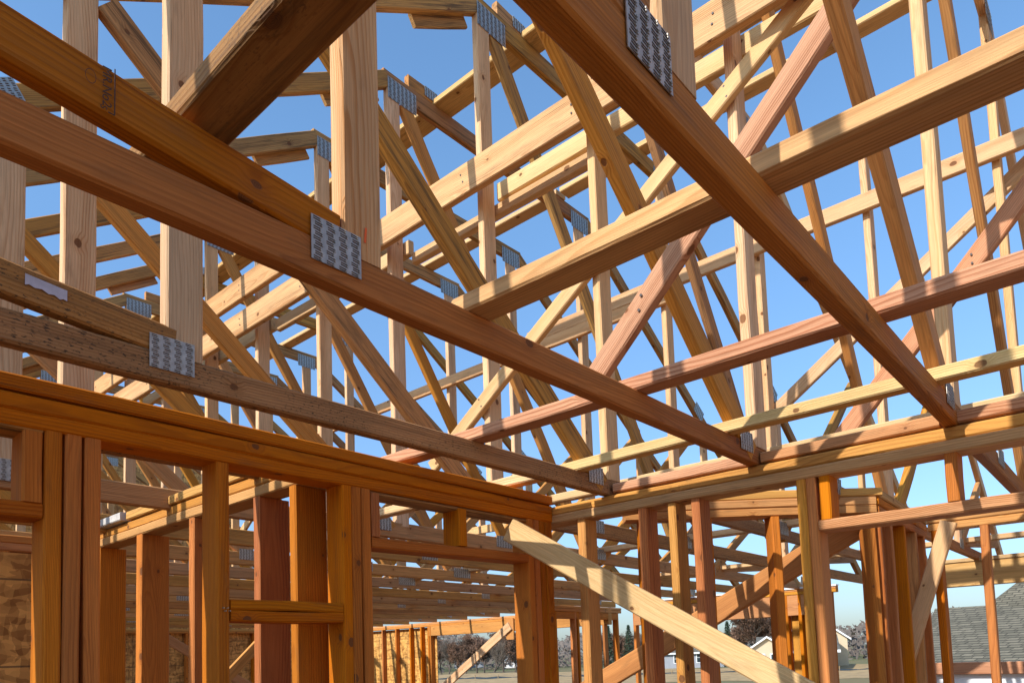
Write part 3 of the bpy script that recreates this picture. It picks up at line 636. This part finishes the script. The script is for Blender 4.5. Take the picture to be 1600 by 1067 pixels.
# garage beam and the opening at far right
e10 = empty('wall_frame', (6.8, 0, 0), 'deep sunlit beam over the opening at the right edge, shingled roof below', 'outer wall', 'outer walls')
beam('header', (6.85, -2.4, 2.325), (6.85, 1.5, 2.325), .10, .190, 'tan_board', parent=e10)
beam('top_plate', (6.86, -2.4, 2.438), (6.86, 1.5, 2.438), .14, .032, 'tan_board', parent=e10)
studY(e10, 1.42, 1.46, 6.80, ZB, 2.23, 'fir_stud'); studY(e10, 1.38, 1.418, 6.80, ZB, 2.23, 'fir_stud')
studY(e10, -2.3, -2.262, 6.80, ZB, 2.23, 'fir_stud')
beam('sill', (6.845, -2.26, 1.575), (6.845, 1.38, 1.575), .089, .095, 'fir_pink', parent=e10)
boxes_mesh('house_wrap', [(.06, .075, -2.26, 1.38, .02, 1.53)], [WRAP], e10)

# ------------------------------------------------------------------ ground and surroundings
def ground_mat():
    m = bpy.data.materials.new('field'); t, b = nodes(m); g = G(t); tc = g.n('ShaderNodeTexCoord')
    n1 = g.noise(tc.outputs['Object'], .06, 5.0, .6); n2 = g.noise(tc.outputs['Object'], 1.4, 6.0, .7)
    c = g.mix(g.mr(n1, .42, .58), (.085, .11, .025, 1), (.18, .13, .045, 1))
    c = g.mix(g.mr(n2, .35, .7, 0, .6), c, (.16, .12, .05, 1))
    g.set(b.inputs['Base Color'], c); b.inputs['Roughness'].default_value = .95; return m
GZ = -.9
gm = link_mesh('ground', [(-500, -900, GZ), (1600, -900, GZ), (1600, 1600, GZ), (-500, 1600, GZ)], [(0, 1, 2, 3)], ground_mat()); structure(gm)
yd = boxes_mesh('bare_yard', [(-45, 24, -45, 34, GZ + .01, GZ + .03)], [simple('dry_yard_soil', (.52, .34, .19, 1), .95, 0, .8, .15)]); structure(yd)  # pale ground added below the view to bounce warm light onto the framing
sand = simple('bare_soil', (.33, .22, .10, 1), .95, 0, 1.2, .25)
v = []
N = 40
for i in range(N + 1):
    t_ = i / N; y = -30 + 120 * t_
    v.append((66 - .34 * y + 1.5 * math.sin(i * 1.7), y, GZ + .02)); v.append((82 - .34 * y + 2.5 * math.sin(i * 1.1 + 1), y + 2, GZ + .75))
s_ = link_mesh('soil_bank', v, [(2 * i, 2 * i + 1, 2 * i + 3, 2 * i + 2) for i in range(N)], sand); structure(s_)

def facing(p):  # unit vectors at p: away from the viewer, and to the right
    a = Vector((p[0], p[1], 0)).normalized(); return a, Vector((a.y, -a.x, 0))

def frame_obj(loc, yawang, name, label, cat, group=None):
    e = empty(name, loc, label, cat, group); e.rotation_euler = (0, 0, yawang); return e
def prism_roof(name, x0, x1, y0, y1, z0, z1, mat, parent, over=.35):
    """gable roof, ridge along local x"""
    ym = (y0 + y1) / 2; t = .18
    v = []
    for x in (x0 - over, x1 + over):
        v += [(x, y0 - over, z0 - .12), (x, ym, z1), (x, y1 + over, z0 - .12), (x, y0 - over, z0 - .12 - t), (x, ym, z1 - t), (x, y1 + over, z0 - .12 - t)]
    f = [(0, 6, 7, 1), (1, 7, 8, 2), (3, 4, 10, 9), (4, 5, 11, 10), (0, 1, 4, 3), (1, 2, 5, 4), (6, 9, 10, 7), (7, 10, 11, 8), (0, 3, 9, 6), (2, 8, 11, 5)]
    return link_mesh(name, v, f, mat, parent)
def shingle(base, lite, name, scale=1.0):
    m = bpy.data.materials.new(name); t, b = nodes(m); g = G(t); tc = g.n('ShaderNodeTexCoord')
    br = g.n('ShaderNodeTexBrick'); sp = g.n('ShaderNodeSeparateXYZ'); g.set(sp.inputs[0], tc.outputs['Object'])
    sl = g.m('MULTIPLY', sp.outputs[2], 1.6)
    ng = g.noise(tc.outputs['Object'], 3.0, 3.0)
    g.set(br.inputs['Vector'], g.comb(g.m('ADD', g.m('ADD', sp.outputs[0], sp.outputs[1]), g.m('MULTIPLY', ng, .25)), sl, 0.0))
    br.inputs['Scale'].default_value = scale; br.inputs['Brick Width'].default_value = .42; br.inputs['Row Height'].default_value = .145
    br.inputs['Mortar Size'].default_value = .022; br.offset = .37
    br.inputs['Color1'].default_value = base; br.inputs['Color2'].default_value = lite; br.inputs['Mortar'].default_value = tuple(x * .35 for x in base[:3]) + (1,)
    nz = g.noise(tc.outputs['Object'], 18.0, 4.0, .7)
    g.set(b.inputs['Base Color'], g.mix(g.mr(nz, .3, .7, 0, .35), br.outputs[0], (.05, .045, .035, 1)))
    b.inputs['Roughness'].default_value = .9; return m
SH1 = shingle((.112, .100, .070, 1), (.20, .175, .125, 1), 'brown_green_shingles', 1.8)
SH2 = shingle((.13, .12, .10, 1), (.2, .185, .15, 1), 'grey_brown_shingles')

def window(parent, x, z, w, h, y=-.03, mull=1, arch=False):
    f = boxes_mesh('window', [(x - w / 2 - .1, x - w / 2, y - .05, y + .04, z - .1, z + h + .1), (x + w / 2, x + w / 2 + .1, y - .05, y + .04, z - .1, z + h + .1),
                   (x - w / 2, x + w / 2, y - .05, y + .04, z + h, z + h + .1), (x - w / 2, x + w / 2, y - .05, y + .04, z - .12, z)] +
                   [(x - w / 2 + w * (i + 1) / (mull + 1) - .025, x - w / 2 + w * (i + 1) / (mull + 1) + .025, y - .04, y + .03, z, z + h) for i in range(mull)] +
                   [(x - w / 2, x + w / 2, y - .035, y + .025, z + h * .5 - .025, z + h * .5 + .025)], [WHITE], parent)
    p = boxes_mesh('pane', [(x - w / 2, x + w / 2, y - .02, y + .02, z, z + h)], [GLASS], f)
    if arch:
        vs = [(x + (w / 2 + .08) * math.cos(a), y - .04, z + h + .1 + (w / 2) * math.sin(a)) for a in [math.pi * i / 10 for i in range(11)]]
        link_mesh('arch', vs, [tuple(range(11))], WHITE, f)
def house(loc, toward, label, w, d, hw, hr, wall, roof, wins, gable_front=False, chimney=None, cat='house', dx=0):
    a = math.atan2(toward.y, toward.x) - math.pi / 2     # local +y points away from the viewer
    e = frame_obj(loc, a, 'house', label, cat, 'houses beyond the building site')
    boxes_mesh('wall', [(-w / 2, w / 2, 0, d, 0, hw)], [wall], e)
    if gable_front:
        link_mesh('gable', [(-w / 2, 0, hw), (w / 2, 0, hw), (0, 0, hw + hr - .15), (-w / 2, d, hw), (w / 2, d, hw), (0, d, hw + hr - .15)], [(0, 1, 2), (3, 5, 4), (0, 2, 5, 3), (1, 4, 5, 2)], wall, e)
        r = prism_roof('roof', 0, d, -w / 2, w / 2, hw, hw + hr, roof, e); r.rotation_euler = (0, 0, math.pi / 2)
    else:
        link_mesh('gable', [(-w / 2, 0, hw), (-w / 2, d, hw), (-w / 2, d / 2, hw + hr - .2), (w / 2, 0, hw), (w / 2, d, hw), (w / 2, d / 2, hw + hr - .2)], [(0, 1, 2), (3, 5, 4)], wall, e)
        r = prism_roof('roof', -w / 2, w / 2, 0, d, hw, hw + hr, roof, e)
    boxes_mesh('fascia', [(-w / 2 - .36, w / 2 + .36, -.40, -.36, hw - .34, hw - .10)] if not gable_front else [(-w / 2 - .02, w / 2 + .02, -.04, 0, .0, .25)], [WHITE], e)
    for wd in wins: window(e, *wd)
    if chimney: boxes_mesh('chimney', [(chimney[0] - .4, chimney[0] + .4, d / 2 - .4, d / 2 + .4, hw + hr - 1.0, hw + hr + 1.0)], [WHITE], e)
    return e
def at(px, py, D, z=GZ):
    v = r2 * ((px - PX) / FOC) + u2 * (-(py - PY) / FOC) + f_
    h = Vector((v.x, v.y)).length
    return Vector((EYE.x + v.x / h * D, EYE.y + v.y / h * D, z)), Vector((v.x / h, v.y / h, 0))
p, a = at(1246, 1030, 72); house(p, a, 'beige house with low brown roof and white windows, seen through the studs at lower right', 6.6, 8, 2.35, 1.35, BEIGE, SH2, [(-2.2, .9, .6, 1.1), (-.7, .6, 1.0, 1.5), (1.2, .9, .5, 1.1), (2.6, .6, .8, 1.5)])
p, a = at(1200, 1030, 71); house(p, a, 'small cream gable with white trim left of the beige house', 4.2, 7, 2.2, 1.5, BEIGE, WHITE, [(-.7, .6, .8, 1.4), (.7, .6, .8, 1.4)], gable_front=True)
p, a = at(1273, 1020, 78); house(p, a, 'taller beige gable with white rakes behind the beige house', 6.0, 9, 3.4, 2.4, BEIGE, WHITE, [(0, 2.2, 1.0, 1.1)], gable_front=True)
p, a = at(1081, 1020, 112); house(p, a, 'distant grey house glimpsed between two studs', 9, 8, 2.4, 2.6, GREYS, SH2, [(-2, .8, 1.2, 1.2), (1.5, .8, 1.6, 1.4)])
p, a = at(733, 1030, 185); house(p, a, 'grey house with arched window and white chimney among bare trees', 7.5, 8, 2.6, 2.6, GREYS, SH2, [(-.6, 1.0, 1.5, 1.3, -.03, 1, True), (1.5, 1.0, 1.2, 1.4)], chimney=(-.9,))
p, a = at(806, 1040, 165); house(p, a, 'white gabled house partly hidden behind the corner post', 5.0, 8, 2.8, 1.7, WHITE, SH2, [(0, 1.0, 1.0, 1.2)], gable_front=True)
# large shingled roof next door
nb = empty('house', (17.6, 2.0, GZ), 'neighbouring house with a big mottled brown shingle roof at the right edge', 'house', 'houses beyond the building site')
rv = [(0, 1.50, 2.17), (0, -9, 2.17), (2.2, 1.45, 3.47), (2.3, .72, 3.48), (2.45, -9, 8.8), (6, 1.5, 2.17), (6, -9, 2.17)]
link_mesh('roof', [(-.3, 1.85, 2.10), (-.3, -9, 2.10), (2.05, 1.85, 3.47), (2.05, .80, 3.47), (2.05, .80, 3.47), (5.2, -6.2, 9.4), (5.2, 1.85, 2.1), (7, -9, 9.4), (-.3, -9, 2.0)],
          [(0, 2, 3, 1), (1, 3, 5, 7)], SH1, nb)
boxes_mesh('wall', [(.25, 6.5, -8.6, 1.5, 0, 2.0)], [BEIGE], nb)
boxes_mesh('gutter', [(-.38, -.30, -9, 1.85, 2.0, 2.12)], [WHITE], nb)
# silt fence
sfv, sff = [], []
for i in range(61):
    y = -4 + i * 1.4; x = 76 - .36 * y + .4 * math.sin(i * .9); sag = .10 * (i % 2) + random.uniform(0, .06)
    sfv += [(x, y, GZ), (x, y, GZ + .62 - sag)]
sf = link_mesh('silt_fence', sfv, [(2 * i, 2 * i + 2, 2 * i + 3, 2 * i + 1) for i in range(60)], DARKNET); tag(sf, 'low dark silt fence along the bare soil', 'fence')
md = sf.modifiers.new('thickness', 'SOLIDIFY'); md.thickness = .02
boxes_mesh('stake', [(sfv[2 * i][0] - .03, sfv[2 * i][0] + .03, sfv[2 * i][1] - .03, sfv[2 * i][1] + .03, GZ, GZ + .8) for i in range(0, 61, 2)], [STAKE], sf)['kind'] = 'stuff'

# ------------------------------------------------------------------ bare autumn trees
BARK = simple('bark', (.10, .075, .06, 1), .95, 0, 6, .3)
TWIG = simple('twigs', (.13, .10, .075, 1), .95, 0, .8, .35)
RUST = simple('russet_leaves', (.16, .085, .05, 1), .9, 0, .7, .4)
FIRG = simple('conifer_needles', (.035, .06, .03, 1), .9, 0, 1.2, .4)
def tube(V, F, a, b, ra, rb, n=5):
    d = (b - a).normalized(); s = d.orthogonal().normalized(); t = d.cross(s); k = len(V)
    for (c, r_) in ((a, ra), (b, rb)):
        for i in range(n):
            an = 2 * math.pi * i / n; V.append(tuple(c + (s * math.cos(an) + t * math.sin(an)) * r_))
    for i in range(n): F.append((k + i, k + (i + 1) % n, k + n + (i + 1) % n, k + n + i))
def tree_meshes(seed, h, leafy):
    R = random.Random(seed); TV, TF, CV, CF, CI = [], [], [], [], []
    def grow(p, d, L, r_, lev):
        q = p; dd = d; n = 3 if lev < 2 else 2
        for i in range(n):
            dd = (dd + Vector((R.uniform(-.18, .18), R.uniform(-.18, .18), R.uniform(-.05, .12)))).normalized()
            q2 = q + dd * L / n; r2_ = r_ * (1 - .25 * (i + 1) / n)
            if lev < 2: tube(TV, TF, q, q2, r_ * (1 - .25 * i / n), r2_, 6)
            else: k0 = len(CF); tube(CV, CF, q, q2, r_, r2_, 3); CI.extend([0] * (len(CF) - k0))
            if lev < 5:
                for _ in range(2 if lev else 3 if i else 1):
                    ax = Vector((R.uniform(-1, 1), R.uniform(-1, 1), R.uniform(-.1, .9)))
                    nd = (dd * .75 + ax.normalized() * R.uniform(.5, .95)).normalized()
                    if lev < 4 or R.random() < .8: grow(q2, nd, L * R.uniform(.52, .72), max(r2_ * .55, .008), lev + 1)
            q = q2
        if lev >= 4:
            for _ in range(4 if leafy else 1):
                c = q + Vector((R.uniform(-.3, .3), R.uniform(-.3, .3), R.uniform(-.3, .3))); s = R.uniform(.05, .13) if leafy else .05
                k = len(CV); u = Vector((R.uniform(-1, 1), R.uniform(-1, 1), R.uniform(-1, 1))).normalized(); w = u.orthogonal().normalized() * s; u = u * s
                CV.extend([tuple(c - u), tuple(c + w), tuple(c + u), tuple(c - w)]); CF.append((k, k + 1, k + 2, k + 3)); CI.append(1 if leafy else 0)
    grow(Vector((0, 0, 0)), Vector((0, 0, 1)), h * .42, h * .022, 0)
    t = bpy.data.meshes.new('trunk'); t.from_pydata(TV, [], TF); t.materials.append(BARK); t.update()
    c = bpy.data.meshes.new('crown'); c.from_pydata(CV, [], CF); c.materials.append(TWIG); c.materials.append(RUST if leafy else TWIG)
    c.polygons.foreach_set('material_index', CI); c.update(); return t, c
PROT = [tree_meshes(s, 8.0, lf) for s, lf in ((1, True), (2, False), (3, True), (4, False))]
def conifer(seed):
    R = random.Random(seed); V, F = [], []
    for i in range(1500):
        z = R.random() ** .8; rr = (1 - z) * 1.6 * R.uniform(.35, 1); a = R.uniform(0, 6.283)
        c = Vector((rr * math.cos(a), rr * math.sin(a), .6 + z * 6.4)); d = Vector((math.cos(a), math.sin(a), -.35)) * .28; s = Vector((-math.sin(a), math.cos(a), R.uniform(-.3, .3))) * .10
        k = len(V); V += [tuple(c - s), tuple(c + s), tuple(c + d)]; F.append((k, k + 1, k + 2))
    m = bpy.data.meshes.new('crown'); m.from_pydata(V, [], F); m.materials.append(FIRG); m.update()
    TV, TF = [], []; tube(TV, TF, Vector((0, 0, 0)), Vector((0, 0, 6.5)), .12, .02, 6)
    t = bpy.data.meshes.new('trunk'); t.from_pydata(TV, [], TF); t.materials.append(BARK); t.update(); return t, m
CON = conifer(5)
def tree(px, D, h, kind, label, grp='trees beyond the building site'):
    p, a = at(px, 1030, D)
    e = empty('conifer_tree' if kind == 9 else 'bare_tree', p, label, 'tree', grp)
    t, c = CON if kind == 9 else PROT[kind]
    for nm, me in (('trunk', t), ('crown', c)):
        o = bpy.data.objects.new(nm, me); COL.objects.link(o); o.parent = e
    sc = h / (7.0 if kind == 9 else 9.0); e.scale = (sc, sc, sc); e.rotation_euler = (0, 0, random.uniform(0, 6.28))
    return e
tree(1178, 88, 9.0, 0, 'large russet tree with bare twigs, standing behind the small cream gable')
tree(1245, 96, 10.0, 1, 'tall bare tree behind the beige house roof')
tree(1228, 104, 8.5, 2, 'reddish tree between the cream gable and the beige house')
tree(1139, 92, 6.0, 9, 'dark green conifer left of the large russet tree')
tree(1160, 110, 7.0, 2, 'small russet tree just right of the conifer')
pos = [(700, 100, 6.5, 1), (716, 96, 5.2, 0), (757, 104, 6.2, 2), (770, 92, 5.5, 3), (786, 110, 7.0, 0), (728, 118, 6.6, 2), (745, 122, 7.2, 0), (805, 118, 7.4, 2), (690, 110, 6.2, 0),
       (960, 105, 6.0, 0), (972, 98, 5.6, 2), (988, 112, 6.4, 3), (950, 120, 6.6, 2), (1010, 116, 6.0, 0), (1060, 124, 5.5, 2), (1095, 120, 5.6, 0), (1120, 118, 5.4, 2), (1035, 122, 6.0, 2)]
place_w = {700: 'at the left jamb of the far opening', 716: 'left of the grey chimney house', 757: 'right of the arched window', 770: 'between the grey and the white house', 786: 'left of the white house',
           728: 'behind the grey chimney house', 745: 'rising above the chimney', 805: 'above the white house', 690: 'just behind the far brace foot', 960: 'beside the double post at lower centre', 972: 'just right of the double post',
           988: 'behind the triple post', 950: 'hidden by the double post', 1010: 'behind the red stud at lower centre', 1060: 'left of the distant grey house', 1095: 'right of the distant grey house', 1120: 'left of the conifer', 1035: 'behind the rising brace'}
for (x, D, h, k) in pos: tree(x, D, h, k, ('russet' if k in (0, 2) else 'bare grey') + ' tree ' + place_w[x])
for i, x in enumerate((952, 984)): tree(x, 90 + i, 6.0, 9, ('dark conifer left of the triple post', 'dark conifer right of the triple post')[i])
# far treeline, a dense wood far off
V, F = [], []
R = random.Random(11)
for i in range(26000):
    a_ = R.uniform(-.35, 1.25); D = R.uniform(140, 230)
    hmax = 6.2 + 1.6 * math.sin(a_ * 9) + 1.0 * math.sin(a_ * 31 + 1) + .6 * math.sin(a_ * 83)
    z = GZ + hmax * (R.random() ** .7) * D / 170
    c = Vector((D * math.cos(a_), D * math.sin(a_), z)); u = Vector((R.uniform(-1, 1), R.uniform(-1, 1), R.uniform(-1, 1))).normalized(); w = u.orthogonal().normalized() * R.uniform(.15, .5); u = u * R.uniform(.4, 1.1)
    k = len(V); V += [tuple(c - u), tuple(c + w), tuple(c + u), tuple(c - w)]; F.append((k, k + 1, k + 2, k + 3))
tl = link_mesh('distant_wood', V, F, simple('far_twigs', (.14, .11, .09, 1), .95, 0, .05, .35)); tag(tl, 'brown leafless wood along the horizon', 'wood'); tl['kind'] = 'stuff'
